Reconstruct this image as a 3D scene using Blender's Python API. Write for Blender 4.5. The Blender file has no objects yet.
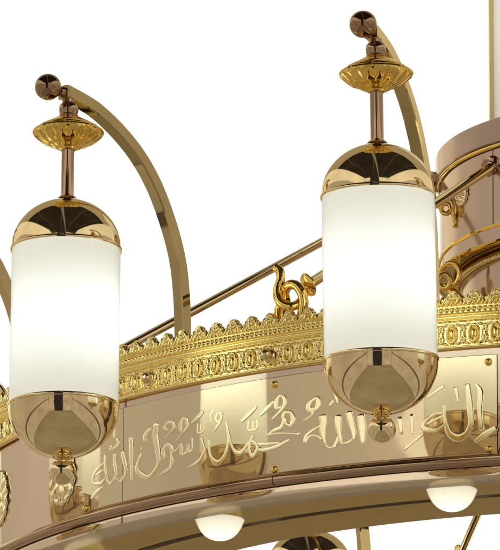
import bpy, math, random
import numpy as np
from mathutils import Vector, Matrix
random.seed(7)
SC = bpy.context.scene
COL = SC.collection
PI = math.pi

# ------------------------------------------------------------------ constants (metres)
R = 1.0108            # outer face of the big ring
RL = 1.2000           # radius on which the lamps hang
STEP = 2 * PI / 16    # sixteen arms round the ring
AZ0 = -0.6770         # azimuth of the left lamp

def pol(r, az, z):
    return Vector((r * math.sin(az), -r * math.cos(az), z))

# ------------------------------------------------------------------ materials
def new_mat(name):
    m = bpy.data.materials.new(name); m.use_nodes = True
    nt = m.node_tree; nt.nodes.clear()
    return m, nt, nt.nodes, nt.links

def metal(name, col, rough=0.06, var=0.03, scale=30.0, stretch=(1, 1, 1), tint=0.06, bump=0.0, bscale=200.0, edge=(1, .93, .76), haze=0.0, ripple=0.0, lean=0.0):
    m, nt, N, L = new_mat(name)
    out = N.new('ShaderNodeOutputMaterial'); b = N.new('ShaderNodeBsdfPrincipled')
    L.new(b.outputs[0], out.inputs[0])
    b.inputs['Metallic'].default_value = 1.0; b.inputs['Specular Tint'].default_value = (*edge, 1)
    tc = N.new('ShaderNodeTexCoord'); mp = N.new('ShaderNodeMapping'); mp.inputs['Scale'].default_value = stretch
    L.new(tc.outputs['Object'], mp.inputs[0])
    n = N.new('ShaderNodeTexNoise'); n.inputs['Scale'].default_value = scale; n.inputs['Detail'].default_value = 4
    L.new(mp.outputs[0], n.inputs['Vector'])
    r = N.new('ShaderNodeMapRange'); r.inputs['From Min'].default_value = .3; r.inputs['From Max'].default_value = .75
    r.inputs['To Min'].default_value = max(0.0, rough - var); r.inputs['To Max'].default_value = rough + var
    L.new(n.outputs['Fac'], r.inputs['Value']); L.new(r.outputs[0], b.inputs['Roughness'])
    mx = N.new('ShaderNodeMix'); mx.data_type = 'RGBA'
    mx.inputs['A'].default_value = (*[c * (1 - tint) for c in col], 1)
    mx.inputs['B'].default_value = (*[min(1, c * (1 + tint)) for c in col], 1)
    L.new(n.outputs['Fac'], mx.inputs['Factor']); L.new(mx.outputs['Result'], b.inputs['Base Color'])
    if haze:
        h = N.new('ShaderNodeBsdfGlossy'); h.inputs['Roughness'].default_value = .42
        L.new(mx.outputs['Result'], h.inputs['Color'])
        ms = N.new('ShaderNodeMixShader'); ms.inputs[0].default_value = haze
        L.new(b.outputs[0], ms.inputs[1]); L.new(h.outputs[0], ms.inputs[2]); L.new(ms.outputs[0], out.inputs[0])
    if ripple:
        n3 = N.new('ShaderNodeTexNoise'); n3.inputs['Scale'].default_value = 9; n3.inputs['Detail'].default_value = 1
        L.new(tc.outputs['Object'], n3.inputs['Vector'])
        b3 = N.new('ShaderNodeBump'); b3.inputs['Strength'].default_value = 1.0; b3.inputs['Distance'].default_value = ripple
        L.new(n3.outputs['Fac'], b3.inputs['Height']); L.new(b3.outputs[0], b.inputs['Normal'])
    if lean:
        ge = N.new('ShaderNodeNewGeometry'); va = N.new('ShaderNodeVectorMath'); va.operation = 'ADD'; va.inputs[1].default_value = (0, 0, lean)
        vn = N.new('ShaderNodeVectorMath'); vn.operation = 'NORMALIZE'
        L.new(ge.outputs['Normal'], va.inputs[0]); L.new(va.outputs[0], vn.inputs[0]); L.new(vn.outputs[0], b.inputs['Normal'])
    if bump:
        n2 = N.new('ShaderNodeTexNoise'); n2.inputs['Scale'].default_value = bscale; n2.inputs['Detail'].default_value = 3
        L.new(mp.outputs[0], n2.inputs['Vector'])
        bp = N.new('ShaderNodeBump'); bp.inputs['Strength'].default_value = bump; bp.inputs['Distance'].default_value = .002
        L.new(n2.outputs['Fac'], bp.inputs['Height']); L.new(bp.outputs[0], b.inputs['Normal'])
    return m

def frosted(name, col, trans=.54):
    m, nt, N, L = new_mat(name)
    out = N.new('ShaderNodeOutputMaterial')
    d = N.new('ShaderNodeBsdfDiffuse'); t = N.new('ShaderNodeBsdfTranslucent'); g = N.new('ShaderNodeBsdfGlossy')
    n = N.new('ShaderNodeTexNoise'); n.inputs['Scale'].default_value = 60; n.inputs['Detail'].default_value = 5
    mx = N.new('ShaderNodeMix'); mx.data_type = 'RGBA'
    mx.inputs['A'].default_value = (*[c * .985 for c in col], 1); mx.inputs['B'].default_value = (*col, 1)
    L.new(n.outputs['Fac'], mx.inputs['Factor'])
    L.new(mx.outputs['Result'], d.inputs[0]); L.new(mx.outputs['Result'], t.inputs[0])
    g.inputs['Roughness'].default_value = .35
    a = N.new('ShaderNodeMixShader'); a.inputs[0].default_value = trans
    L.new(d.outputs[0], a.inputs[1]); L.new(t.outputs[0], a.inputs[2])
    f = N.new('ShaderNodeFresnel'); f.inputs['IOR'].default_value = 1.42
    b = N.new('ShaderNodeMixShader')
    L.new(f.outputs[0], b.inputs[0]); L.new(a.outputs[0], b.inputs[1]); L.new(g.outputs[0], b.inputs[2])
    L.new(b.outputs[0], out.inputs[0])
    return m

M = {}
M['sheet'] = metal('polished_sheet_brass', (.79, .665, .51), .035, .02, 6, (1, 1, .12), .06, haze=.10, ripple=.0007)
M['plate'] = metal('plate_brass', (.82, .695, .465), .035, .02, 7, (1, 1, .1), .06, haze=.12, ripple=.0009)
M['brass'] = metal('polished_brass', (.76, .615, .35), .045, .04, 22)
M['gold'] = metal('gilt_brass', (.90, .64, .17), .06, .04, 60, tint=.08)
M['stamped'] = metal('stamped_gilt_brass', (.92, .77, .35), .12, .05, 90, tint=.10, bump=.15, bscale=500)
M['etched'] = metal('etched_pale_brass', (1.0, .88, .57), .16, .05, 150, tint=.03, lean=.065)  # lettering normals lean upward to catch the added bright wall band
M['lace'] = metal('pale_lace_brass', (.90, .78, .48), .10, .04, 60, tint=.05)
M['bronze'] = metal('bronze_trim', (.40, .28, .18), .07, .04, 30)
M['satin'] = metal('satin_sheet', (.46, .41, .32), .20, .08, 20, edge=(.7, .6, .45))
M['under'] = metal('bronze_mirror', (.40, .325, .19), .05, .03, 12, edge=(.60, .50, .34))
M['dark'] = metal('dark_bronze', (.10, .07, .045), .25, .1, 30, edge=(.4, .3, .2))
M['satin_rose'] = metal('rose_flange', (.52, .40, .32), .16, .05, 20)
M['drum'] = metal('drum_sheet', (.66, .525, .40), .15, .03, 6, (1, 1, .12), .06, haze=.12, ripple=.0007)
M['roof_reflect'] = metal('roof_reflect_brass', (.32, .21, .12), .06, .04, 50, tint=.12)  # end-ball brass, with the dark roof's reflection put into its colour
M['arm'] = metal('arm_brass', (.50, .385, .175), .045, .03, 40, (1, 1, .3), tint=.10, ripple=.0006)
M['glass'] = frosted('frosted_opal_glass', (.935, .968, .955))
M['bowlglass'] = frosted('opal_bowl_glass', (.96, .97, .90))

# ------------------------------------------------------------------ mesh helpers
def tag(o, label=None, cat=None, group=None, kind=None):
    if label: o['label'] = label
    if cat: o['category'] = cat
    if group: o['group'] = group
    if kind: o['kind'] = kind
    return o

def empty(name, loc=(0, 0, 0), rz=0.0):
    o = bpy.data.objects.new(name, None); COL.objects.link(o)
    o.empty_display_size = .05
    o.location = loc; o.rotation_euler = (0, 0, rz)
    return o

class MB:
    def __init__(s): s.v = []; s.f = []
    def add(s, vs, fs):
        o = len(s.v); s.v += [tuple(v) for v in vs]; s.f += [tuple(i + o for i in f) for f in fs]
    def lathe(s, prof, seg=64, c=(0, 0, 0), a0=0.0, a1=None, axis=None):
        """revolve (r, z) pairs about a vertical axis (azimuth measured from -Y)"""
        full = a1 is None
        n = seg if full else seg + 1
        vs = []
        for i in range(n):
            a = (2 * PI * i / seg) if full else a0 + (a1 - a0) * i / seg
            sn, cs = math.sin(a), -math.cos(a)
            for r, z in prof:
                p = Vector((r * sn, r * cs, z))
                if axis is not None: p = axis @ p
                vs.append(p + Vector(c))
        k = len(prof); fs = []
        for i in range(seg):
            j = (i + 1) % n
            for q in range(k - 1):
                fs.append((i * k + q, j * k + q, j * k + q + 1, i * k + q + 1))
        s.add(vs, fs); return s
    def sphere(s, c, r, seg=40, rings=24, sz=1.0):
        prof = [(max(1e-5, r * math.sin(PI * i / rings)), -r * sz * math.cos(PI * i / rings)) for i in range(rings + 1)]
        return s.lathe(prof, seg, c)
    def tube(s, pts, rad, seg=16, square=False, up=None, caps=True, hw=None):
        pts = [Vector(p) for p in pts]; n = len(pts); vs = []; fs = []
        prev = None
        for i, p in enumerate(pts):
            t = (pts[min(i + 1, n - 1)] - pts[max(i - 1, 0)]).normalized()
            if up is not None: side = t.cross(Vector(up)).normalized()
            else:
                if prev is None: prev = t.orthogonal().normalized()
                side = (prev - t * prev.dot(t)).normalized(); prev = side
            nor = side.cross(t).normalized()
            rr = rad[i] if isinstance(rad, (list, tuple)) else rad
            if square:
                e = rr * .80
                for a, b in ((-rr, -e), (-e, -rr), (e, -rr), (rr, -e), (rr, e), (e, rr), (-e, rr), (-rr, e)):
                    vs.append(p + side * a + nor * b)
            else:
                for j in range(seg):
                    a = 2 * PI * j / seg
                    vs.append(p + side * math.cos(a) * rr + nor * math.sin(a) * rr)
        k = 8 if square else seg
        for i in range(n - 1):
            for j in range(k):
                fs.append((i * k + j, i * k + (j + 1) % k, (i + 1) * k + (j + 1) % k, (i + 1) * k + j))
        if caps:
            fs.append(tuple(reversed(range(k)))); fs.append(tuple((n - 1) * k + j for j in range(k)))
        s.add(vs, fs); return s
    def build(s, name, mat, parent=None, sharp=35, loc=None):
        me = bpy.data.meshes.new(name); me.from_pydata(s.v, [], s.f); me.update()
        return finish(me, name, mat, parent, sharp, loc)

def finish(me, name, mat, parent=None, sharp=35, loc=None, recalc=True):
    if recalc:
        import bmesh
        bm = bmesh.new(); bm.from_mesh(me); bmesh.ops.recalc_face_normals(bm, faces=bm.faces[:]); bm.to_mesh(me); bm.free()
    me.shade_smooth()
    if sharp: me.set_sharp_from_angle(angle=math.radians(sharp))
    me.materials.append(mat)
    o = bpy.data.objects.new(name, me); COL.objects.link(o)
    if parent is not None: o.parent = parent
    if loc is not None: o.location = loc
    return o

def spline(pts, n=8):
    P = [Vector(p) for p in pts]; P = [P[0] * 2 - P[1]] + P + [P[-1] * 2 - P[-2]]; out = []
    for i in range(1, len(P) - 2):
        for k in range(n):
            t = k / n; a, b, c, d = P[i - 1:i + 3]
            out.append(.5 * ((2 * b) + (c - a) * t + (2 * a - 5 * b + 4 * c - d) * t * t + (3 * b - a - 3 * c + d) * t ** 3))
    out.append(P[-2]); return out

def arc_prof(cr, cz, rad, a0, a1, n=10):
    return [(cr + rad * math.cos(a0 + (a1 - a0) * i / n), cz + rad * math.sin(a0 + (a1 - a0) * i / n)) for i in range(n + 1)]

def align(d):
    return Vector(d).to_track_quat('Z', 'Y').to_matrix()

# ------------------------------------------------------------------ the big ring
ring = empty('chandelier_ring', (0, 0, -.17))
tag(ring, 'large round gilt brass chandelier ring with curved arms, stamped leaf frieze and lettered band', 'chandelier')
RZ = (0, 0, .17)      # parts are built in world heights
SEG = 288
MB().lathe([(R, -.137), (R, .004), (R + .002, .012), (R - .003, .030), (.81, .032)], SEG).build('band_sheet', M['sheet'], ring, 25, RZ)
rm = MB()
rm.lathe([(R + .001, -.1365)] + arc_prof(R + .002, -.1445, .0062, PI * .5, -PI * .5, 12) + [(R + .001, -.152)], SEG)
rm.build('roll_moulding', M['bronze'], ring, 40, RZ)
for az in (-.5005, -.5005 + STEP * 2, -.5005 - STEP * 2):
    j = MB(); j.lathe(arc_prof(R + .002, -.1445, .0065, PI * .6, -PI * .6, 12), 2, (0, 0, 0), az - .0007, az + .0007)
    j.build('joint', M['dark'], ring, 40, RZ)
for az in (-.7637, .0217, -1.549):
    j = MB(); j.lathe([(R + .0006, -.1530), (R + .0006, -.1635)], 2, (0, 0, 0), az - .0008, az + .0008)
    j.build('joint', M['dark'], ring, 40, RZ)
MB().lathe([(R - .001, -.1515), (R - .0005, -.1530), (R - .0005, -.1632), (R - .0025, -.1648)], SEG).build('lower_fascia', M['sheet'], ring, 25, RZ)
MB().lathe([(R - .0026, -.1648), (.968, -.1652), (.966, -.1644), (.966, -.1575)], SEG).build('soffit_lip', M['satin'], ring, 25, RZ)
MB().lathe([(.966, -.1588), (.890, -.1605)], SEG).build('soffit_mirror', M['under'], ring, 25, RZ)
MB().lathe([(.890, -.1605), (.888, -.155), (.877, -.155), (.875, -.1608)], SEG).build('soffit_groove', M['dark'], ring, 25, RZ)
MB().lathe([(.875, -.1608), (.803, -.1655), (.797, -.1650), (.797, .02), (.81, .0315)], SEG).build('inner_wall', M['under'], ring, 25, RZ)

# --- stamped frieze: relief strip repeated along the ring
PER = STEP / 2 / 7            # one egg of the frieze
EGG0 = -.5057                 # azimuth of a knob
UW = PER * R                  # width of one unit (m)

def seg_dist(X, Y, pts):
    """distance and local half width to a polyline with widths"""
    best = np.full(X.shape, -1.0)
    for (x0, y0, w0), (x1, y1, w1) in zip(pts[:-1], pts[1:]):
        dx, dy = x1 - x0, y1 - y0; L2 = dx * dx + dy * dy + 1e-12
        t = np.clip(((X - x0) * dx + (Y - y0) * dy) / L2, 0, 1)
        d = np.hypot(X - x0 - t * dx, Y - y0 - t * dy); w = w0 + (w1 - w0) * t
        best = np.maximum(best, np.sqrt(np.clip(1 - (d / w) ** 2, 0, 1)) * np.sqrt(w / .003) * .0028)
    return best

def curl(cx, cy, r, a0, a1, w0, w1, n=10, shrink=.55):
    return [(cx + r * (1 - (1 - shrink) * i / n) * math.cos(a0 + (a1 - a0) * i / n), cy + r * (1 - (1 - shrink) * i / n) * math.sin(a0 + (a1 - a0) * i / n), w0 + (w1 - w0) * i / n) for i in range(n + 1)]

CREST_Z0, CREST_H = .0560, .0190
mm = .001
def crest_strokes():
    S = []
    S.append(curl(.0162, .0122, .0042, PI * 1.15, -PI * 1.05, .0020, .0017, 14, .80))
    S.append([(.0158, .0120, .0020), (.0166, .0122, .0020)])
    S.append([(.0005, .0004, .0017), (.0042, .0050, .0027), (.0070, .0100, .0027), (.0078, .0128, .0018)])
    S.append([(.0060, .0003, .0017), (.0098, .0050, .0026), (.0112, .0092, .0020)])
    S.append([(.0120, .0002, .0016), (.0150, .0040, .0023), (.0168, .0062, .0016)])
    S.append([(.0188, .0002, .0016), (.0212, .0050, .0025), (.0226, .0095, .0022), (.0222, .0128, .0015)])
    S.append([(.0246, .0004, .0015), (.0266, .0048, .0020), (.0272, .0082, .0014)])
    S.append([(.0098, .0128, .0014), (.0112, .0162, .0019), (.0146, .0184, .0018), (.0180, .0180, .0014)])
    return S
def egg_strokes(h):
    c = UW / 2; S = []
    for sy in (1, -1):
        y = lambda t: h / 2 + sy * t
        S.append([(.0000, y(.001), .0016), (.0024, y(.0052), .0019), (.0016, y(.0096), .0018), (-.001, y(.0118), .0012)])
        S.append([(UW - .0000, y(.001), .0016), (UW - .0024, y(.0052), .0019), (UW - .0016, y(.0096), .0018), (UW + .001, y(.0118), .0012)])
        S.append([(.0035, y(.0112), .0012), (.0062, y(.0122), .0015), (.0085, y(.0132), .0010)])
        S.append([(UW - .0035, y(.0112), .0012), (UW - .0062, y(.0122), .0015), (UW - .0085, y(.0132), .0010)])
    S.append([(-.0015, h / 2, .0020), (.0015, h / 2, .0020)]); S.append([(UW - .0015, h / 2, .0020), (UW + .0015, h / 2, .0020)])
    return S

def frieze_profile(nu, step):
    """relief height on the (u, z) grid for one unit; returns u, z(u, row), height"""
    u = np.linspace(0, UW, nu, endpoint=False) + UW / nu * .0
    zb = np.concatenate([np.arange(0.0, .0560, step), [.0560]])
    U, Z = np.meshgrid(u, zb, indexing='ij')
    H = np.zeros_like(U)
    # bottom lip
    H += np.where(Z < .0036, .0030 * np.sqrt(np.clip(1 - ((Z - .0018) / .0018) ** 2, 0, 1)) + .0012, 0)
    # egg band .0045 - .0335
    e0, eh = .0045, .0290
    m = (Z > .0036) & (Z < .0345)
    rel = np.zeros_like(U)
    X, Y = U, Z - e0
    for s_ in egg_strokes(eh): rel = np.maximum(rel, seg_dist(X, Y, s_) * 1.15)
    ex, ey = (X - UW / 2) / .0056, (Y - eh / 2) / .0098
    q = np.sqrt(ex ** 2 + ey ** 2)
    rel = np.where(q < .78, .0048 * np.sqrt(np.clip(1 - (q / .78) ** 2, 0, 1)), rel)
    rg = .0040 * np.sqrt(np.clip(1 - ((q - 1.12) / .24) ** 2, 0, 1))
    rel = np.where((q >= .78), np.maximum(rel, rg), rel)
    H = np.where(m, rel, H)
    # fluted moulding .0345 - .0475
    for c_, w_, a_ in ((.0368, .0018, .0038), (.0412, .0026, .0030), (.0455, .0016, .0044)):
        b_ = np.sqrt(np.clip(1 - ((Z - c_) / w_) ** 2, 0, 1)) * a_
        H = np.where((Z > .0345) & (Z < .0475), np.maximum(H, b_), H)
    # beads .0478 - .0548
    bp = UW / 4
    bx = ((U + bp / 2) % bp) - bp / 2
    bd = np.sqrt((bx / .0028) ** 2 + ((Z - .0512) / .0031) ** 2)
    H = np.where((Z > .0475) & (Z < .0560), .0036 * np.sqrt(np.clip(1 - bd ** 2, 0, 1)), H)
    # leaf cresting: rows follow the outline of the leaves
    Us = u
    ph = Us / UW
    def bump(c, w, h):
        d = np.minimum(abs(ph - c), 1 - abs(ph - c)); return h * np.sqrt(np.clip(1 - (d / w) ** 2, 0, 1))
    cx = np.minimum(abs(Us - .0160), UW - abs(Us - .0160))
    top = np.maximum.reduce([np.where(cx < .0068, .0128 + np.sqrt(np.clip(.0066 ** 2 - cx ** 2, 0, 1)), 0), bump(.27, .20, .0146), bump(.06, .15, .0104), bump(.82, .13, .0138), np.full_like(ph, .0090)])
    nr = int(.019 / step)
    T = np.linspace(0, 1, nr + 1)[1:]
    Uc = np.repeat(u[:, None], nr, 1); Yc = top[:, None] * T[None, :]
    rc = np.zeros_like(Uc)
    for s_ in crest_strokes():
        for sh in (-UW, 0, UW):
            rc = np.maximum(rc, seg_dist(Uc + sh, Yc, s_))
    edge = np.clip(1 - abs(T[None, :] - .97) / .06, 0, 1) * .0006
    Hc = rc * 1.9 + edge
    Uall = np.concatenate([U, Uc], 1); Zall = np.concatenate([Z, Yc + CREST_Z0], 1); Hall = np.concatenate([H, Hc], 1)
    return Uall, Zall, Hall

def frieze(name, k0, k1, nu, step, mat, parent):
    Uu, Zz, Hh = frieze_profile(nu, step)
    n_units = k1 - k0; nr = Uu.shape[1]
    cols = n_units * nu + 1
    az = np.empty((cols, nr)); zz = np.empty((cols, nr)); hh = np.empty((cols, nr))
    for i in range(n_units + 1):
        a0 = EGG0 - PER / 2 + (k0 + i) * PER
        m = nu if i < n_units else 1
        sl = slice(i * nu, i * nu + m)
        az[sl] = a0 + Uu[:m] / R; zz[sl] = Zz[:m]; hh[sl] = Hh[:m]
    rr = R + .0075 + hh
    co = np.stack([rr * np.sin(az), -rr * np.cos(az), zz], -1).reshape(-1, 3)
    a = (np.arange(cols - 1)[:, None] * nr + np.arange(nr - 1)[None, :]).ravel()
    quads = np.stack([a, a + nr, a + nr + 1, a + 1], -1).astype(np.int32)
    # plain back so the stamping has thickness
    rb = np.full((cols, 2), R + .0045)
    zb = np.stack([zz[:, 0], zz[:, -1]], -1); ab = az[:, [0, -1]]
    cb = np.stack([rb * np.sin(ab), -rb * np.cos(ab), zb], -1).reshape(-1, 3)
    o = len(co); i0 = np.arange(cols - 1)
    q2 = np.stack([o + i0 * 2, o + i0 * 2 + 1, o + i0 * 2 + 3, o + i0 * 2 + 2], -1)
    q3 = np.stack([i0 * nr + nr - 1, (i0 + 1) * nr + nr - 1, o + (i0 + 1) * 2 + 1, o + i0 * 2 + 1], -1)
    q4 = np.stack([i0 * nr, o + i0 * 2, o + (i0 + 1) * 2, (i0 + 1) * nr], -1)
    co = np.concatenate([co, cb]); quads = np.concatenate([quads, q2, q3, q4]).astype(np.int32)
    me = bpy.data.meshes.new(name)
    me.vertices.add(len(co)); me.vertices.foreach_set('co', co.astype(np.float32).ravel())
    me.loops.add(quads.size); me.loops.foreach_set('vertex_index', quads.ravel())
    me.polygons.add(len(quads)); me.polygons.foreach_set('loop_start', np.arange(0, quads.size, 4, dtype=np.int32))
    me.update(calc_edges=True); me.validate()
    return finish(me, name, mat, parent, 60, RZ, recalc=False)

K0, K1 = -32, 32
fr = frieze('stamped_frieze', K0, K1, 44, .00068, M['stamped'], ring)
fb = frieze('stamped_frieze', K1, K0 + 224, 10, .0019, M['stamped'], ring)
kb = MB()
kb.lathe([(.0001, .0145), (.0030, .0138), (.0056, .0118), (.0072, .0085), (.0074, .0055), (.0062, .0032), (.0078, .0026), (.0088, .0012), (.0084, 0)], 28)
for k in range(-4, 4):
    az = EGG0 + k * 7 * PER
    o = kb.build('knob', M['brass'], fr, 50) if k == -4 else knob0.copy()
    if k == -4: knob0 = o
    else: COL.objects.link(o); o.parent = fr
    p = pol(R + .0095, az, .0190); d = pol(1, az, 0)
    o.matrix_local = Matrix.Translation(p) @ align(d).to_4x4()

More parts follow.
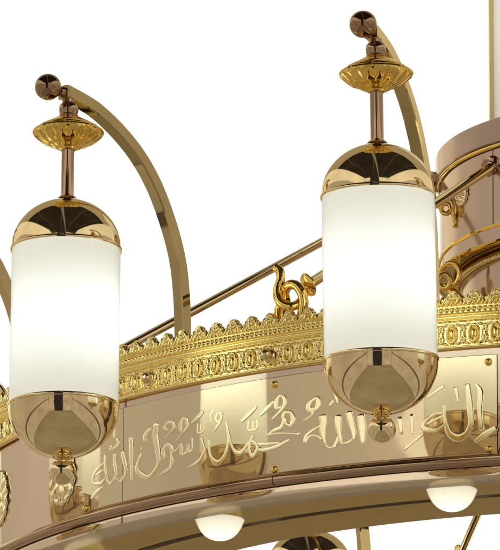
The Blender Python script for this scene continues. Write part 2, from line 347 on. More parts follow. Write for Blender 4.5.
# --- lettered plate with its inscription and rivets
PA0, PA1, PZ0, PZ1, PR = -.8458, -.1975, -.1355, -.0085, R + .0030
pl = MB()
for a, b in ((PA0, -.7594), (-.7584, PA1)):
    n = max(4, int((b - a) / .006))
    pl.lathe([(R + .0004, PZ0), (PR - .0006, PZ0), (PR, PZ0 + .0008), (PR, PZ1 - .0008), (PR - .0006, PZ1), (R + .0004, PZ1)], n, (0, 0, 0), a, b)
plate = pl.build('lettered_plate', M['plate'], ring, 25, RZ)
sm = MB(); sm.lathe([(R + .0010, PZ0), (R + .0010, .0)], 1, (0, 0, 0), -.7598, -.7580); sm.build('dark_strip', M['dark'], plate, 25)  # thin dark strip behind the gap between the plate pieces
STROKES = [[(-744.2,-52.1,4.8),(-742.6,-64.5,4.4),(-742.3,-80.3,3.7),(-741.4,-94.1,3.3),(-741.7,-110.1,2.2)],
[(-760.3,-68.4,3.7),(-756.6,-79.8,4.1),(-752.6,-92.2,3.7),(-754.7,-100.7,2.9),(-764.1,-107.5,1.5)],
[(-775.9,-68.2,3.3),(-775.6,-80.4,3.7),(-772.4,-92.8,3.3),(-773.7,-100.4,2.6),(-787.0,-108.3,1.5)],
[(-795.5,-66.7,2.9),(-795.3,-77.4,3.3),(-793.1,-91.1,2.9),(-785.6,-103.8,1.8)],
[(-798.3,-76.8,1.5),(-810.6,-82.1,2.2),(-821.1,-91.1,2.9),(-819.0,-100.4,2.6),(-803.9,-103.0,2.6),(-793.3,-97.4,1.5)],
[(-816.1,-90.0,1.5),(-805.8,-87.9,2.2),(-797.5,-86.0,1.1)],
[(-792.9,-99.4,1.1),(-782.5,-106.7,1.8),(-772.2,-102.2,1.5),(-762.4,-107.8,1.8),(-752.7,-101.0,1.1)],
[(-799.1,-108.7,1.5),(-813.0,-113.6,3.7),(-824.2,-120.1,2.6)],
[(-771.9,-48.1,1.5),(-767.6,-55.9,3.3),(-776.9,-60.5,2.9),(-785.0,-60.3,2.6),(-782.1,-55.7,1.5)],
[(-778.2,-30.4,2.9),(-777.2,-46.7,2.2)],
[(-696.3,-42.0,6.3),(-697.4,-55.9,5.5),(-694.5,-70.0,5.5),(-691.6,-84.1,4.8),(-691.4,-95.8,3.3),(-699.3,-104.3,2.6),(-709.9,-110.4,3.3),(-722.3,-105.4,4.4),(-730.8,-98.2,4.4),(-729.6,-89.6,3.3),(-725.6,-80.1,1.8),(-722.9,-76.7,0.9)],
[(-703.7,-46.7,2.6),(-711.0,-49.7,4.8),(-716.1,-56.3,5.2),(-714.9,-62.0,1.8)],
[(-724.6,-70.5,2.6),(-721.9,-70.6,2.6)],
[(-679.6,-90.3,3.3),(-682.4,-82.7,4.1),(-678.6,-74.6,2.9),(-672.1,-74.2,3.7),(-666.8,-81.3,4.1),(-667.9,-89.8,2.6),(-666.0,-96.3,3.7),(-669.0,-104.2,3.3),(-679.3,-108.4,2.6),(-691.7,-112.5,1.1)],
[(-680.6,-62.5,0.9),(-669.7,-56.5,1.8),(-664.1,-51.6,2.9),(-667.3,-44.8,3.3),(-675.1,-43.9,2.6),(-680.3,-49.4,2.9),(-673.4,-54.0,1.5)],
[(-660.3,-70.1,0.9),(-649.2,-61.7,1.8),(-641.7,-55.1,2.9),(-641.8,-46.3,3.3),(-648.2,-42.8,2.6),(-653.1,-51.4,4.1),(-651.2,-59.4,2.2)],
[(-668.1,-85.7,1.5),(-657.9,-82.1,1.8),(-650.3,-76.9,2.6),(-650.1,-88.5,3.3),(-641.3,-88.5,1.8),(-639.0,-78.6,2.6),(-638.9,-87.3,2.6),(-632.6,-86.0,1.8),(-632.8,-71.0,2.2)],
[(-616.8,-73.1,3.3),(-614.0,-82.0,2.6),(-611.2,-90.1,2.6),(-616.5,-99.0,2.9),(-625.0,-105.5,2.6),(-640.8,-109.3,0.9)],
[(-614.1,-38.2,2.9),(-623.3,-44.8,3.3),(-634.1,-51.4,1.8)],
[(-623.2,-53.1,1.5),(-623.0,-64.8,1.7),(-613.3,-63.9,1.7),(-612.9,-53.5,1.5)],
[(-618.3,-53.9,1.3),(-618.2,-63.2,1.5)],
[(-596.2,-37.8,1.1),(-601.4,-45.2,2.6),(-600.1,-54.7,1.1)],
[(-589.5,-43.1,1.5),(-592.9,-51.3,2.2),(-586.9,-56.0,2.2),(-583.0,-47.9,2.6),(-588.3,-42.9,1.5)],
[(-585.8,-56.2,2.2),(-591.6,-62.5,2.2),(-600.4,-68.9,0.9)],
[(-604.6,-76.6,2.9),(-603.3,-89.4,2.6),(-599.5,-101.5,2.9),(-591.1,-109.6,4.4),(-582.8,-106.9,3.3),(-575.9,-97.1,2.6),(-572.1,-80.3,2.2),(-574.6,-66.5,1.5)],
[(-575.9,-58.1,1.5),(-571.5,-75.7,2.2),(-566.7,-89.9,2.2),(-560.8,-99.1,3.3),(-553.9,-102.2,3.7),(-546.4,-96.9,2.6),(-539.7,-89.7,2.2),(-532.5,-88.8,1.5)],
[(-532.5,-80.7,2.2),(-537.0,-88.2,2.2),(-539.2,-97.5,2.6),(-535.2,-107.9,3.7),(-529.6,-104.5,2.6),(-526.8,-97.2,2.6),(-532.5,-89.1,1.5)],
[(-526.6,-93.4,1.5),(-516.8,-95.6,2.6),(-507.5,-95.8,2.2),(-493.7,-96.1,1.1)],
[(-526.5,-100.7,1.5),(-516.7,-102.7,2.6),(-507.4,-102.5,2.9),(-492.6,-99.6,2.9),(-478.5,-93.7,1.5)],
[(-527.9,-44.4,2.2),(-539.5,-52.3,3.7),(-551.8,-60.8,2.2)],
[(-540.6,-60.4,1.5),(-540.5,-72.7,1.7),(-528.1,-73.0,1.7),(-527.7,-61.0,1.5)],
[(-533.8,-62.1,1.3),(-533.7,-72.5,1.5)],
[(-501.8,-40.9,2.2),(-511.6,-48.6,3.7),(-522.7,-56.5,2.2)],
[(-511.4,-83.7,0.9),(-500.4,-78.8,2.9),(-491.7,-77.0,3.3),(-488.2,-71.7,2.6),(-487.4,-63.8,1.8)],
[(-511.4,-83.7,0.9),(-493.8,-83.7,1.1),(-467.9,-87.6,1.1),(-464.5,-89.2,3.3)],
[(-488.5,-64.4,2.6),(-485.3,-57.8,2.9),(-476.6,-59.4,3.3),(-472.9,-67.9,4.1),(-476.6,-75.5,3.3),(-483.0,-72.4,2.6),(-485.2,-64.8,1.5)],
[(-504.9,-63.5,0.9),(-495.1,-57.5,2.2),(-486.4,-49.0,3.3),(-486.1,-38.5,3.3),(-493.0,-35.1,2.2),(-498.5,-43.6,4.1),(-497.1,-50.7,2.6),(-490.6,-48.5,1.5)],
[(-458.4,-71.6,0.9),(-447.0,-67.1,1.8),(-443.9,-60.8,2.6),(-437.6,-55.8,4.4),(-436.6,-46.3,3.7),(-442.9,-45.2,2.6),(-450.3,-52.4,4.1),(-448.3,-58.7,4.8),(-441.8,-58.1,3.7)],
[(-430.3,-68.4,6.3),(-429.2,-77.7,5.9),(-430.2,-89.0,5.2),(-428.1,-98.8,2.9),(-425.6,-107.8,1.5)],
[(-433.4,-80.7,0.9),(-444.8,-85.4,1.5),(-453.2,-92.1,2.9),(-455.7,-100.2,2.6),(-449.0,-93.0,1.5),(-438.5,-93.8,1.5),(-431.8,-98.7,1.8)],
[(-407.6,-71.0,5.5),(-408.6,-81.9,5.5),(-406.5,-93.5,4.1),(-403.0,-107.6,2.2)],
[(-407.5,-97.2,1.8),(-413.2,-110.7,2.6)],
[(-393.3,-67.9,5.9),(-390.3,-80.1,5.9),(-386.8,-93.7,4.8),(-386.2,-104.0,2.2)],
[(-425.6,-107.8,1.1),(-419.8,-111.1,1.1),(-412.6,-109.0,1.1),(-407.1,-102.6,1.1)],
[(-403.0,-107.6,1.1),(-395.3,-107.1,1.5),(-386.8,-102.8,1.1)],
[(-420.0,-56.3,2.9),(-414.6,-50.0,2.2)],
[(-414.2,-39.4,1.5),(-408.0,-53.8,2.6)],
[(-376.5,-73.5,6.3),(-374.9,-89.2,6.6),(-374.0,-111.7,3.3)],
[(-323.5,-81.8,4.8),(-321.6,-102.8,2.9)],
[(-307.6,-79.1,3.3),(-306.8,-103.6,2.3)],
[(-265.9,-45.7,2.0),(-286.9,-58.5,1.8)],
[(-292.8,-105.3,2.5),(-305.0,-114.1,1.8),(-318.2,-123.3,2.5)],
[(-265.5,-70.1,2.5),(-266.0,-79.9,2.0),(-278.5,-81.0,2.0),(-290.4,-90.2,3.0),(-291.7,-98.6,3.5),(-276.0,-101.7,3.5),(-260.8,-93.3,2.0)],
[(-287.8,-93.2,1.5),(-275.9,-88.0,2.3),(-265.5,-83.6,1.5)],
[(-265.0,-77.9,2.0),(-264.2,-88.4,3.0),(-259.1,-106.8,4.6),(-247.5,-114.4,5.6),(-235.8,-108.5,4.6),(-230.6,-96.0,4.1),(-231.8,-75.2,5.1),(-234.8,-45.5,3.5)],
[(-250.3,-48.5,3.5),(-246.8,-67.4,2.3)],
[(-223.5,-46.2,2.0),(-218.4,-58.0,4.6),(-219.5,-78.6,4.1),(-217.1,-106.1,3.0)],
[(-224.9,-120.1,3.0),(-211.5,-111.7,5.1),(-197.5,-104.3,3.5)]]
def nib(mb, st):
    """one engraved stroke: a bevelled ridge of changing width that follows the curved plate"""
    P = spline([(a * mm * R, z * mm, w * mm) for a, z, w in st], 7)
    prof = ((-.5, 0.0), (-.46, .70), (-.40, .95), (-.20, 1.0), (.20, 1.0), (.40, .95), (.46, .70), (.5, 0.0))
    vs = []; n = len(P); k = len(prof)
    for i, p in enumerate(P):
        t = Vector((P[min(i + 1, n - 1)] - P[max(i - 1, 0)])[:2]); t = t.normalized() if t.length > 1e-9 else Vector((1, 0))
        nx, ny = -t.y, t.x
        w = max(.0016, p.z * 1.85)
        hgt = min(.0010, w * .26)
        for a, h in prof:
            u, z = p.x + nx * a * w, p.y + ny * a * w
            vs.append(pol(PR - .0002 + h * hgt, u / R, z))
    fs = [(i * k + j, i * k + j + 1, (i + 1) * k + j + 1, (i + 1) * k + j) for i in range(n - 1) for j in range(k - 1)]
    # rounded ends
    for i, sg in ((0, -1), (n - 1, 1)):
        q = P[i]; t = Vector((P[min(i + 1, n - 1)] - P[max(i - 1, 0)])[:2]).normalized() * sg
        e = len(vs); vs.append(pol(PR - .0002, (q.x + t.x * q.z * .45) / R, q.y + t.y * q.z * .45))
        fs += [(i * k + j, i * k + j + 1, e) for j in range(k - 1)]
    mb.add(vs, fs)
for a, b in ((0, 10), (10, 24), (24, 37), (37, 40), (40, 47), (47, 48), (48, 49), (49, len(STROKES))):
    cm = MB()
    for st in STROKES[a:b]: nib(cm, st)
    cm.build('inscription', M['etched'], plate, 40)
rv = MB()
rv.lathe([(.0001, .0056), (.0022, .0051), (.0040, .0036), (.0048, .0014), (.0049, 0)], 24)
first = None
for az, z in ((-.5009, -.0185), (-.5001, -.1305), (-.8355, -.1315), (-.8355, -.0200), (-.2080, -.1310), (-.2080, -.0185)):
    if first is None: o = first = rv.build('rivet', M['gold'], plate, 50)
    else: o = first.copy(); COL.objects.link(o); o.parent = plate
    o.matrix_local = Matrix.Translation(pol(PR - .0003, az, z)) @ align(pol(1, az, 0)).to_4x4()

# --- rosettes on the blank panels between the plates
def rosette_mesh(rad, lobes=14):
    mb = MB(); vs = []; fs = []; nr, na = 26, 168
    for i in range(nr + 1):
        t = i / nr
        for k in range(na):
            a = 2 * PI * k / na
            ro = rad * (1 - .07 * (.5 + .5 * math.cos(lobes * a)) ** 2)
            h = .0012 + .0040 * max(0, 1 - (t / .22) ** 2) ** .5 + .0035 * max(0, 1 - ((t - .55) / .28) ** 2) ** .5 * (.45 + .55 * abs(math.cos(4 * a))) \
                + .0026 * max(0, 1 - ((t - .90) / .10) ** 2) ** .5 * (.4 + .6 * abs(math.sin(lobes * a / 2)))
            if i == nr: h = 0
            vs.append((ro * t * math.cos(a), ro * t * math.sin(a), h))
    for i in range(nr):
        for k in range(na):
            fs.append((i * na + k, i * na + (k + 1) % na, (i + 1) * na + (k + 1) % na, (i + 1) * na + k))
    mb.add(vs, fs); return mb
first = None
for az, z in ((-.8950, -.0780), (-1.0840, -.0700), (-.1590, -.0600), (-1.30, -.070)):
    if first is None: o = first = rosette_mesh(.0400).build('rosette', M['lace'], ring, 60)
    else: o = first.copy(); COL.objects.link(o); o.parent = ring
    d = pol(1, az, 0); x = Vector((-d.y, d.x, 0)); m = Matrix((x, (0, 0, 1), d)).transposed().to_4x4()
    m = m @ Matrix.Diagonal((.80, 1.0, 1, 1))
    o.matrix_local = Matrix.Translation(pol(R + .0005, az, z) + Vector(RZ)) @ m

# --- curved arms, each with its end ball
def arm_path():
    rz = [(1.2130, .3610), (1.2020, .3608), (1.1480, .3485), (1.0905, .3180), (1.0490, .2795), (1.0185, .2315), (.9975, .1805), (.9885, .1274), (.9855, .0736), (.9850, .0330)]
    return spline([(0, -r, z) for r, z in rz], 10)
am = MB(); am.tube(arm_path(), .0087, square=True, up=(1, 0, 0))
bl = MB()
bl.lathe([(.0001, -.0010), (.0068, -.0008), (.0074, .0010), (.0074, .0042), (.0062, .0056), (.0062, .0075)], 32, (0, -1.2128, .3610), axis=align((0, -1, 0)))
bl.sphere((0, -1.2400, .3620), .0172)
arm0 = ball0 = None
ARMS = (-2, -1, 0, 1, 2, 10, 11, 12, 13)
for k in ARMS:
    if arm0 is None:
        arm0 = am.build('arm', M['arm'], ring, 30); ball0 = bl.build('end_ball', M['roof_reflect'], arm0, 50); a, b = arm0, ball0
    else:
        a = arm0.copy(); COL.objects.link(a); a.parent = ring
        b = ball0.copy(); COL.objects.link(b); b.parent = a
    a.location = (0, 0, .17 + (.005 if k == 1 else 0)); a.rotation_euler = (0, 0, AZ0 + k * STEP - (.007 if k == 1 else 0))

# ------------------------------------------------------------------ the hanging tube lamps
ZT, ZB = .1439, -.0609
def make_lamp():
    root = empty('hanging_lamp')
    g = MB(); g.lathe([(.0660, ZT + .001), (.0688, ZT + .0005), (.0697, ZT - .002)] + [(.0700, ZT - .004 - (ZT - ZB - .008) * i / 12) for i in range(13)] + [(.0697, ZB + .002), (.0688, ZB - .0005), (.0660, ZB - .001)], 96)
    g.build('glass_shade', M['glass'], root, 50)
    c = MB()
    prof = [(.0716, ZT - .0012), (.0722, ZT + .0004), (.0718, ZT + .0022), (.0706, ZT + .0032)]
    prof += [(.0706 * math.cos(a), ZT + .0034 + .0640 * math.sin(a)) for a in [i * PI / 2 / 22 for i in range(1, 22)] if .0706 * math.cos(a) > .012]
    prof += [(.0125, ZT + .0670), (.0118, ZT + .0688), (.0090, ZT + .0700)]
    c.lathe([(.0660, ZT - .0004)] + prof, 96)
    c.build('top_cap', M['brass'], root, 40)
    b = MB()
    prof = [(.0660, ZB + .0004), (.0714, ZB + .0012), (.0722, ZB - .0006), (.0718, ZB - .0026), (.0708, ZB - .0034)]
    prof += [(.0708 * math.cos(a), ZB - .0036 - .0655 * math.sin(a)) for a in [i * PI / 2 / 26 for i in range(1, 26)] if .0708 * math.cos(a) > .011]
    b.lathe(prof, 96); b.build('bottom_bowl', M['brass'], root, 40)
    f = MB()
    zf = -.1300
    f.lathe([(.0118, zf + .0045), (.0125, zf + .0025), (.0105, zf + .0005), (.0078, zf - .0010), (.0095, zf - .0022), (.0098, zf - .0034), (.0080, zf - .0046)], 40)
    f.sphere((0, 0, -.1478), .0172); f.build('finial', M['brass'], root, 40)
    s = MB(); s.lathe([(.0130, .2125), (.0112, .2150), (.0086, .2158), (.0083, .2180), (.0083, .2830)], 32); s.build('stem', M['bronze'], root, 40)
    d = MB(); na = 144
    cp = [(.0090, .2775), (.0120, .2790), (.0126, .2802), (.0150, .2806), (.0190, .2828), (.0225, .2846), (.0240, .2850), (.0300, .2872), (.0345, .2905), (.0395, .2945), (.0440, .2984), (.0456, .3000), (.0464, .3020), (.0452, .3042), (.0405, .3065), (.0388, .3090), (.0300, .3140), (.0210, .3190), (.0150, .3222), (.0118, .3232)]
    vs = []
    for q in range(na):
        a = 2 * PI * q / na
        for r, z in cp:
            k = max(0.0, min(1.0, (r - .022) / .010)) if .2855 < z < .2995 else (.6 if .2805 < z < .2848 else 0)
            k2 = .5 if .2995 <= z < .3045 else 0
            fl = abs(math.cos(6 * a)); rr = r * (1 + .040 * k * (fl - .6) + .012 * k2 * math.cos(36 * a))
            vs.append((rr * math.sin(a), -rr * math.cos(a), z - .0012 * k * (fl - .6)))
    kk = len(cp); d.add(vs, [(q * kk + t, ((q + 1) % na) * kk + t, ((q + 1) % na) * kk + t + 1, q * kk + t + 1) for q in range(na) for t in range(kk - 1)])
    d.build('canopy_disc', M['gold'], root, 28)
    n = MB(); n.lathe([(.0120, .3230), (.0128, .3245), (.0112, .3262), (.0122, .3290), (.0128, .3330), (.0122, .3380), (.0100, .3405), (.0085, .3420), (.0085, .3460)], 40)
    n.build('joint', M['bronze'], root, 40)
    lt = bpy.data.lights.new('lamp_bulb', 'POINT'); lt.energy = LAMP_W; lt.shadow_soft_size = .030; lt.color = (.95, 1.0, .985)
    lo = bpy.data.objects.new('lamp_bulb', lt); COL.objects.link(lo); lo.parent = root; lo.location = (0, .021, .054)
    lo = lo.copy(); COL.objects.link(lo); lo.parent = root; lo.location = (0, .021, .030)
    return root
LAMP_W = 0.185
def copy_tree(o, parent=None):
    c = o.copy(); COL.objects.link(c)
    if parent is not None: c.parent = parent
    for ch in o.children: copy_tree(ch, c)
    return c
LAMPS = {
    -2: 'tube lamp two arms left of the left front lamp, outside the left edge',
    -1: 'tube lamp on the arm that crosses the left edge, left of both front lamps',
    0: 'left and lower of the two front lamps, white frosted tube with brass dome and bowl',
    1: 'right and higher of the two front lamps, white frosted tube with brass dome and bowl',
    2: 'tube lamp on the next arm right of both front lamps, outside the right edge',
    10: 'far tube lamp right of the one whose dome shows below the ring',
    11: 'far lamp whose brass dome peeks out below the ring between two white bowls',
    12: 'far tube lamp hidden low behind the left end of the ring',
}
proto = make_lamp()
for i, (k, lab) in enumerate(LAMPS.items()):
    o = proto if i == 0 else copy_tree(proto)
    az = AZ0 + k * STEP
    rl = RL + (.001 if k == 1 else .002)
    o.location = pol(rl, az, .0070); o.rotation_euler = (0, 0, az)
    if k == 1: o.rotation_euler = (.050, 0, az)      # hangs a little askew
    tag(o, lab, 'lamp', 'tube lamps hanging from the curved arms')

# ------------------------------------------------------------------ small opal bowls under the ring
def make_bowl():
    root = empty('glass_bowl')
    b = MB()
    prof = [(.0255, .001), (.0320, .0008), (.0332, -.0010), (.0322, -.0030)]
    prof = [(p.x, p.y) for p in spline([(r, z, 0) for r, z in prof + [(.0305, -.0075), (.0280, -.0130), (.0240, -.0190), (.0185, -.0245), (.0118, -.0280), (.0055, -.0297), (.0002, -.0302)]], 4)]
    b.lathe(prof, 64); b.build('shade', M['bowlglass'], root, 50)
    f = MB(); f.lathe([(.0335, .0010), (.0350, .0004), (.0350, -.0010), (.0340, -.0016)], 64); f.build('mounting_rim', M['gold'], root, 50)
    lt = bpy.data.lights.new('bowl_bulb', 'POINT'); lt.energy = .036; lt.shadow_soft_size = .009; lt.color = (1.0, .985, .93)
    lo = bpy.data.objects.new('bowl_bulb', lt); COL.objects.link(lo); lo.parent = root; lo.location = (0, 0, -.014)
    return root
pb = make_bowl()
for i, (az, lab) in enumerate(((-.6640, 'small white glass bowl under the ring below the left part of the lettering'),
                               (-.2850, 'small white glass bowl under the ring right of the right front lamp'),
                               (-.9880, 'small white glass bowl under the ring at the left, cut by the bottom edge'))):
    o = pb if i == 0 else copy_tree(pb)
    o.location = pol(.925, az, -.1572); tag(o, lab, 'lamp shade', 'white glass bowls under the ring')

# ------------------------------------------------------------------ the centre drum
drum = empty('centre_drum', (0, 0, .05))
tag(drum, 'stepped brass drum in the middle of the chandelier, behind the right front lamp', 'drum')
DZ = (0, 0, -.05)
MB().lathe([(.20, .5375), (.3165, .5370), (.3195, .5355), (.3195, .5010), (.3175, .4995)], 192).build('top_flange', M['satin_rose'], drum, 30, DZ)
MB().lathe(arc_prof(.3150, .4965, .0032, PI * .5, -PI * .5, 10), 192).build('gold_bead', M['gold'], drum, 40, DZ)
MB().lathe([(.3130, .4940), (.3130, .3820)], 192).build('body', M['drum'], drum, 30, DZ)
MB().lathe([(.3132, .3820), (.3155, .3808), (.3155, .3780), (.3132, .3768)], 192).build('lower_bead', M['gold'], drum, 40, DZ)
MB().lathe([(.3128, .3766), (.3128, .3565)], 192).build('lower_band', M['drum'], drum, 30, DZ)
MB().lathe([(.3130, .3568), (.3192, .3555), (.3208, .3518), (.3170, .3498)], 192).build('gold_rim', M['gold'], drum, 40, DZ)
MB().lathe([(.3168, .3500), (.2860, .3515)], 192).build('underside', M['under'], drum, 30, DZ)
lc = MB(); nb = 190
lc.lathe([(.2860, .3512)] + arc_prof(.2870, .3472, .0030, PI * .5, -PI * .5, 6) + [(.2870, .3425), (.2850, .3405)], 192)
for i in range(nb):
    a = -2.1 + 2.4 * i / nb
    lc.sphere(pol(.2890, a, .3440 - .0014 * (i % 2)), .0036, 8, 6)
lc.build('beaded_lace', M['stamped'], drum, 50, DZ)
MB().lathe([(.2845, .3500), (.2845, .06), (.2700, .05)], 192).build('lower_column', M['drum'], drum, 30, DZ)
for az in (-.815, -1.60, -.03):  # vertical seams of the drum sheet
    sm = MB(); sm.lathe([(.3135, .4925), (.3135, .3822)], 1, (0, 0, 0), az - .0016, az + .0016); sm.build('dark_strip', M['dark'], drum, 30, DZ)
o = rosette_mesh(.0185).build('rosette', M['lace'], drum, 60)
az = -1.062; d = pol(1, az, 0); x = Vector((-d.y, d.x, 0)); m = Matrix((x, (0, 0, 1), d)).transposed().to_4x4()
o.matrix_local = Matrix.Translation(pol(.3133, az, .4460) + Vector(DZ)) @ m

# frosted lantern that stands on the drum
lan = empty('frosted_lantern', (0, 0, .5380))
tag(lan, 'tall pale frosted glass cylinder with brass edge strip standing on the centre drum', 'lantern')
LZ = (0, 0, -.5380)
MB().lathe([(.2395, .5430), (.2395, 1.10)], 128).build('glass_cylinder', M['glass'], lan, 40, LZ)
MB().lathe([(.2370, .5380), (.2440, .5385), (.2440, .5420), (.2400, .5440)], 128).build('base_ring', M['brass'], lan, 40, LZ)
MB().lathe([(.2400, 1.098), (.2450, 1.100), (.2450, 1.112), (.2300, 1.120), (.0500, 1.150), (.0005, 1.152)], 128).build('top_ring', M['brass'], lan, 40, LZ)
st = None
for i in range(8):
    az = -1.30 + i * PI / 4
    if st is None:
        b = MB(); b.tube([(0, -.2425, .5410), (0, -.2425, 1.098)], .0036, square=True, up=(1, 0, 0)); st = b.build('edge_strip', M['brass'], lan, 40, LZ); o = st
    else: o = st.copy(); COL.objects.link(o); o.parent = lan
    o.rotation_euler = (0, 0, az)
for z in (.70, .92):
    lt = bpy.data.lights.new('lantern_bulb', 'POINT'); lt.energy = 1.1; lt.shadow_soft_size = .06; lt.color = (1.0, .985, .94)
    lo = bpy.data.objects.new('lantern_bulb', lt); COL.objects.link(lo); lo.parent = lan; lo.location = (0, 0, z - .5380)

# ------------------------------------------------------------------ tie rods and hooks
def tie_rod(A, B, rad, label, collars=True, hook=True):
    A, B = Vector(A), Vector(B); d = (B - A).normalized()
    root = empty('tie_rod', A)
    tag(root, label, 'rod', 'tie rods between ring and drum')
    t = MB(); t.tube([A + d * .004, A + (B - A) * .5, B - d * .004], rad, 24); t.build('tube', M['brass'], root, 50, -A)
    if collars:
        c = MB(); q = align(d)
        c.lathe([(.003, -.0030), (.0110, -.0026), (.0156, -.0012), (.0160, .0004), (.0125, .0022), (.0092, .0040), (.0088, .0060), (rad, .0068)], 36, A + d * .006, axis=align((.80, .45, .50)))
        c.build('collar', M['gold'], root, 40, -A)
        e = MB()
        e.lathe([(rad, -.0125), (rad * 1.25, -.0115), (rad * 1.3, -.0085), (.0130, -.0070), (.0158, -.0050), (.0160, .0005), (.0120, .0030)], 36, B, axis=q)
        e.build('wall_cap', M['bronze'], root, 40, -A)
    return root
A1 = pol(.9740, -.4780, .1185); B1 = pol(.3110, -.8224, .4689)
tie_rod(A1, B1, .0072, 'thick brass tie rod with a collar, passing behind the right front lamp to the drum')
A2 = pol(.985, -.8986, .0713); B2 = pol(.3220, -1.56, .5080)
tie_rod(A2, B2, .0062, 'long thin brass tie rod passing behind the left arm up to the drum')
A3 = pol(.970, -2.8033, .1409); B3 = pol(.300, -2.8238, .4804)
tie_rod(A3, B3, .0060, 'slanting gold tie rod of the far side, seen below the ring at the right')

def link_hook(name, loc, az, s, label, parts):
    root = empty(name, loc, az); tag(root, label, 'hook', 'brass hooks of the tie rods')
    for nm, pts, rad in parts:
        b = MB(); b.tube(spline([Vector(p) * s for p in pts], 8), rad, 16); b.build(nm, M['gold'], root, 60)
    return root
def loop(cx, cz, rx, rz, y0, y1, a0, a1, n=14):
    return [(cx + rx * math.cos(a0 + (a1 - a0) * i / n), y0 + (y1 - y0) * i / n, cz + rz * math.sin(a0 + (a1 - a0) * i / n)) for i in range(n + 1)]
# by the ring: an S hook caught in an eye
link_hook('hook', pol(1.006, -.4780, .0530), -.30, 1.13, 'twisted S hook in an eye standing on the cresting between the two front lamps', [
    ('hook_wire', [(-.0215, -.001, .0745), (-.0165, -.002, .0700), (-.0145, -.004, .0590), (-.0172, -.006, .0475), (-.0155, -.008, .0355), (-.0085, -.009, .0275), (.0010, -.008, .0250), (.0085, -.003, .0300), (.0110, .003, .0390), (.0070, .006, .0470)], .0060),
    ('eye', [(-.0130, .004, .0370), (-.0105, .000, .0465), (-.0025, -.006, .0512), (.0065, -.009, .0490), (.0130, -.009, .0405), (.0150, -.007, .0290), (.0118, -.004, .0165), (.0085, -.002, .0030)], .0064),
    ('staple', [(-.0060, .006, .0370), (-.0140, .004, .0350), (-.0190, .003, .0265), (-.0190, .002, .0150), (-.0170, .002, .0020)], .0060),
])
b = MB(); b.tube([pol(1.0, -.4985, .058), pol(1.0, -.4985, .0905)], .0046, square=True, up=(1, 0, 0))
tag(b.build('post', M['bronze'], None, 40), 'short square brass post behind the cresting beside the twisted S hook', 'post')
# on the drum body
link_hook('hook', pol(.3215, -1.1700, .4230), -.25, 1.0, 'gold double hook hanging on the drum face under the tie rod', [
    ('hook_ring', loop(-.001, .0070, .0066, .0076, -.004, -.009, PI * .5, -PI * 1.45), .0036),
    ('staple', [(-.0130, .002, .0100), (-.0090, -.002, .0185), (.0010, -.004, .0205), (.0075, -.004, .0150), (.0085, -.004, .0020), (.0115, -.003, -.0120), (.0125, -.002, -.0190), (.0125, -.002, -.0215)], [.0034] * 46 + [.0040, .0046, .0050, .0052, .0054, .0054, .0052, .0046, .0040, .0030, .0020]),
])
# below the drum rim
link_hook('hook', pol(.3190, -1.1500, .3350), -.25, 1.0, 'gold ring hook hanging below the drum rim just right of the right front lamp', [
    ('hook_wire', [(-.0150, .002, .0070), (-.0060, -.002, .0120), (.0060, -.004, .0105), (.0130, -.004, .0010), (.0125, -.004, -.0110), (.0050, -.004, -.0200), (-.0050, -.002, -.0210)], .0040),
    ('eye', loop(-.0075, -.0150, .0085, .0100, -.010, -.004, PI * .9, -PI * .9), .0040),
])
for i, (q0, q1) in enumerate((((.318, -1.200, .316), (.304, -.985, .262)), ((.320, -1.225, .296), (.312, -1.03, .248)))):
    o = empty('strut', pol(*q0)); tag(o, ('upper', 'lower')[i] + ' of two short gold struts between the drum ring hook and the cresting', 'strut', 'short struts under the drum')
    b = MB(); b.tube([pol(*q0) - Vector(pol(*q0)), pol(*q1) - Vector(pol(*q0))], .0062, 20); b.build('tube', M['gold'], o, 50)
    e = MB(); e.sphere((0, 0, 0), .0088, 20, 14); e.build('end_ball', M['gold'], o, 50)

# ------------------------------------------------------------------ surroundings as light: a bright white backdrop beyond, a beige hall behind the viewer
W = bpy.data.worlds.new('World'); SC.world = W; W.use_nodes = True
nt = W.node_tree; nt.nodes.clear(); N, L = nt.nodes, nt.links
def mth(op, a, b=None, c=None, clamp=False):
    n = N.new('ShaderNodeMath'); n.operation = op; n.use_clamp = clamp
    for i, v in enumerate((a, b, c)):
        if v is None: continue
        if isinstance(v, (int, float)): n.inputs[i].default_value = v
        else: L.new(v, n.inputs[i])
    return n.outputs[0]
def mixc(f, a, b):
    n = N.new('ShaderNodeMix'); n.data_type = 'RGBA'
    if isinstance(f, (int, float)): n.inputs['Factor'].default_value = f
    else: L.new(f, n.inputs['Factor'])
    for k, v in (('A', a), ('B', b)):
        if isinstance(v, tuple): n.inputs[k].default_value = (*v, 1)
        else: L.new(v, n.inputs[k])
    return n.outputs['Result']
tc = N.new('ShaderNodeTexCoord'); sx = N.new('ShaderNodeSeparateXYZ'); L.new(tc.outputs['Generated'], sx.inputs[0])
X, Y, Z = sx.outputs
fx = mth('DIVIDE', mth('ABSOLUTE', X), 2.9)          # side walls
fy = mth('DIVIDE', mth('ABSOLUTE', Y), 6.5)          # end walls
fd = mth('DIVIDE', mth('MAXIMUM', mth('MULTIPLY', Z, -1.0), 0.0), 3.0)   # floor
fu = mth('DIVIDE', mth('MAXIMUM', Z, 0.0), 2.55)      # ceiling
mxa = mth('MAXIMUM', fx, fy); mxb = mth('MAXIMUM', fd, fu); mxx = mth('MAXIMUM', mxa, mxb)
is_side = mth('GREATER_THAN', fx, mth('MAXIMUM', fy, mxb))
is_floor = mth('GREATER_THAN', fd, mth('MAXIMUM', mxa, fu))
is_ceil = mth('GREATER_THAN', fu, mth('MAXIMUM', mxa, fd))
px = mth('DIVIDE', X, mxx); py = mth('DIVIDE', Y, mxx); pz = mth('DIVIDE', Z, mxx)
behind = mth('LESS_THAN', Y, .12)
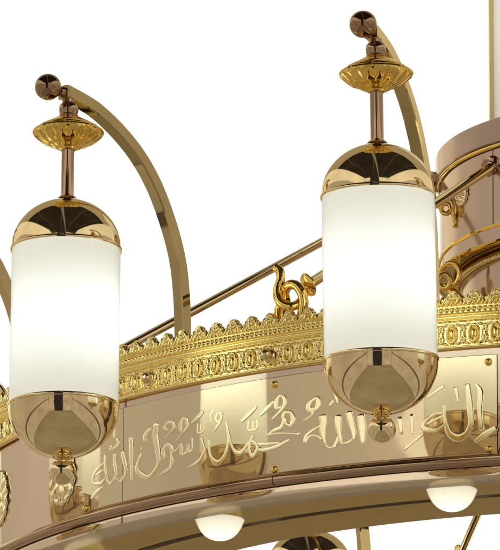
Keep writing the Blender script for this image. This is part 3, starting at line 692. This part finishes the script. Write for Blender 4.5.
# soft variations of the walls
cmb = N.new('ShaderNodeCombineXYZ'); L.new(px, cmb.inputs[0]); L.new(py, cmb.inputs[1]); L.new(pz, cmb.inputs[2])
nz = N.new('ShaderNodeTexNoise'); nz.inputs['Scale'].default_value = .50; nz.inputs['Detail'].default_value = 3; L.new(cmb.outputs[0], nz.inputs['Vector'])
wall = mixc(nz.outputs['Fac'], (.25, .205, .17), (.84, .735, .62))
side = mixc(nz.outputs['Fac'], (.29, .24, .20), (.79, .69, .58))
col = mixc(is_side, wall, side)
floor = mixc(nz.outputs['Fac'], (.18, .15, .115), (.46, .39, .30))
col = mixc(is_floor, col, floor)
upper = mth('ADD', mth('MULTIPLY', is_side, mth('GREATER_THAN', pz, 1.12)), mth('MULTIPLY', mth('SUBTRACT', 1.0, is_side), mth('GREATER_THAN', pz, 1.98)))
upc = mixc(nz.outputs['Fac'], (.70, .63, .52), (1.25, 1.14, .96))  # bright upper-wall band, added for the lettering and gilt to reflect
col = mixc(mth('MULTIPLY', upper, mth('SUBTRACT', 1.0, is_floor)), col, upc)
# a dark beam across each side wall
bm_ = mth('LESS_THAN', mth('ABSOLUTE', mth('ADD', mth('ADD', pz, 1.35), mth('MULTIPLY', py, .30))), .10)
col = mixc(mth('MULTIPLY', mth('MULTIPLY', bm_, is_side), .85), col, (.06, .048, .040))
# dark roof with pale trusses
wob = mth('MULTIPLY', nz.outputs['Fac'], .5)
tr = mth('GREATER_THAN', mth('FRACT', mth('ADD', mth('MULTIPLY', px, .75), wob)), .93)
beam = mth('LESS_THAN', mth('ABSOLUTE', mth('ADD', mth('ADD', px, .25), mth('MULTIPLY', py, .12))), .07)
roof = mixc(nz.outputs['Fac'], (.012, .009, .008), (.050, .038, .030))
roof = mixc(tr, roof, (.075, .060, .048))
roof = mixc(beam, roof, (.26, .22, .17))
roof = mixc(mth('GREATER_THAN', Y, .30), roof, (.42, .36, .26))
col = mixc(is_ceil, col, roof)
# dark doorway opposite, room corners
door = mth('MULTIPLY', mth('LESS_THAN', mth('ABSOLUTE', mth('SUBTRACT', px, -.45)), 1.05), mth('MULTIPLY', mth('LESS_THAN', Y, 0), mth('SUBTRACT', 1.0, mth('MAXIMUM', is_ceil, is_floor))))
col = mixc(door, col, (.035, .030, .032))
srt = mth('MAXIMUM', mth('MINIMUM', fx, fy), mth('MINIMUM', mxa, mxb))
corner = mth('MULTIPLY', mth('GREATER_THAN', mth('DIVIDE', srt, mxx), .975), mth('SUBTRACT', 1.0, is_ceil))
col = mixc(mth('MULTIPLY', corner, .4), col, (.06, .05, .045))
# the white backdrop
dv = N.new('ShaderNodeVectorMath'); dv.operation = 'DOT_PRODUCT'; L.new(tc.outputs['Generated'], dv.inputs[0])
dv.inputs[1].default_value = Vector((-.08, .960, .268)).normalized()
back = mth('MULTIPLY', mth('GREATER_THAN', dv.outputs['Value'], .965), mth('GREATER_THAN', Z, .08))
col = mixc(back, col, (1.06, 1.06, 1.06))
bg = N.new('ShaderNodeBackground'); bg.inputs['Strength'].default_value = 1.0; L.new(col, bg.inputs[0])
wo = N.new('ShaderNodeOutputWorld'); L.new(bg.outputs[0], wo.inputs[0])
W.cycles.sampling_method = 'MANUAL'; W.cycles.sample_map_resolution = 1024

# ------------------------------------------------------------------ camera
F, D, H, YAW, PITCH, ROLL = 5065.1052, 7.1737224, -1.591048, -.0824998, .2660767, .0073198
fwd = Vector((math.sin(YAW) * math.cos(PITCH), math.cos(YAW) * math.cos(PITCH), math.sin(PITCH)))
right = Vector((math.cos(YAW), -math.sin(YAW), 0)); up = right.cross(fwd)
r2 = right * math.cos(ROLL) + up * math.sin(ROLL); u2 = up * math.cos(ROLL) - right * math.sin(ROLL)
cd = bpy.data.cameras.new('camera'); cam = bpy.data.objects.new('camera', cd); COL.objects.link(cam)
m = Matrix((r2, u2, -fwd)).transposed().to_4x4(); m.translation = Vector((0, -D, H)); cam.matrix_world = m
cd.sensor_fit = 'HORIZONTAL'; cd.sensor_width = 36.0; cd.lens = F / 500 * 36.0
cd.clip_start = .1; cd.clip_end = 200
SC.camera = cam

SC.view_settings.view_transform = 'Standard'; SC.view_settings.look = 'None'
SC.view_settings.exposure = 0; SC.view_settings.gamma = 1
SC.render.engine = 'CYCLES'
c = SC.cycles
c.max_bounces = 14; c.diffuse_bounces = 8; c.glossy_bounces = 8; c.transmission_bounces = 10
c.sample_clamp_indirect = 6; c.use_denoising = True; c.caustics_reflective = True
c.blur_glossy = .3
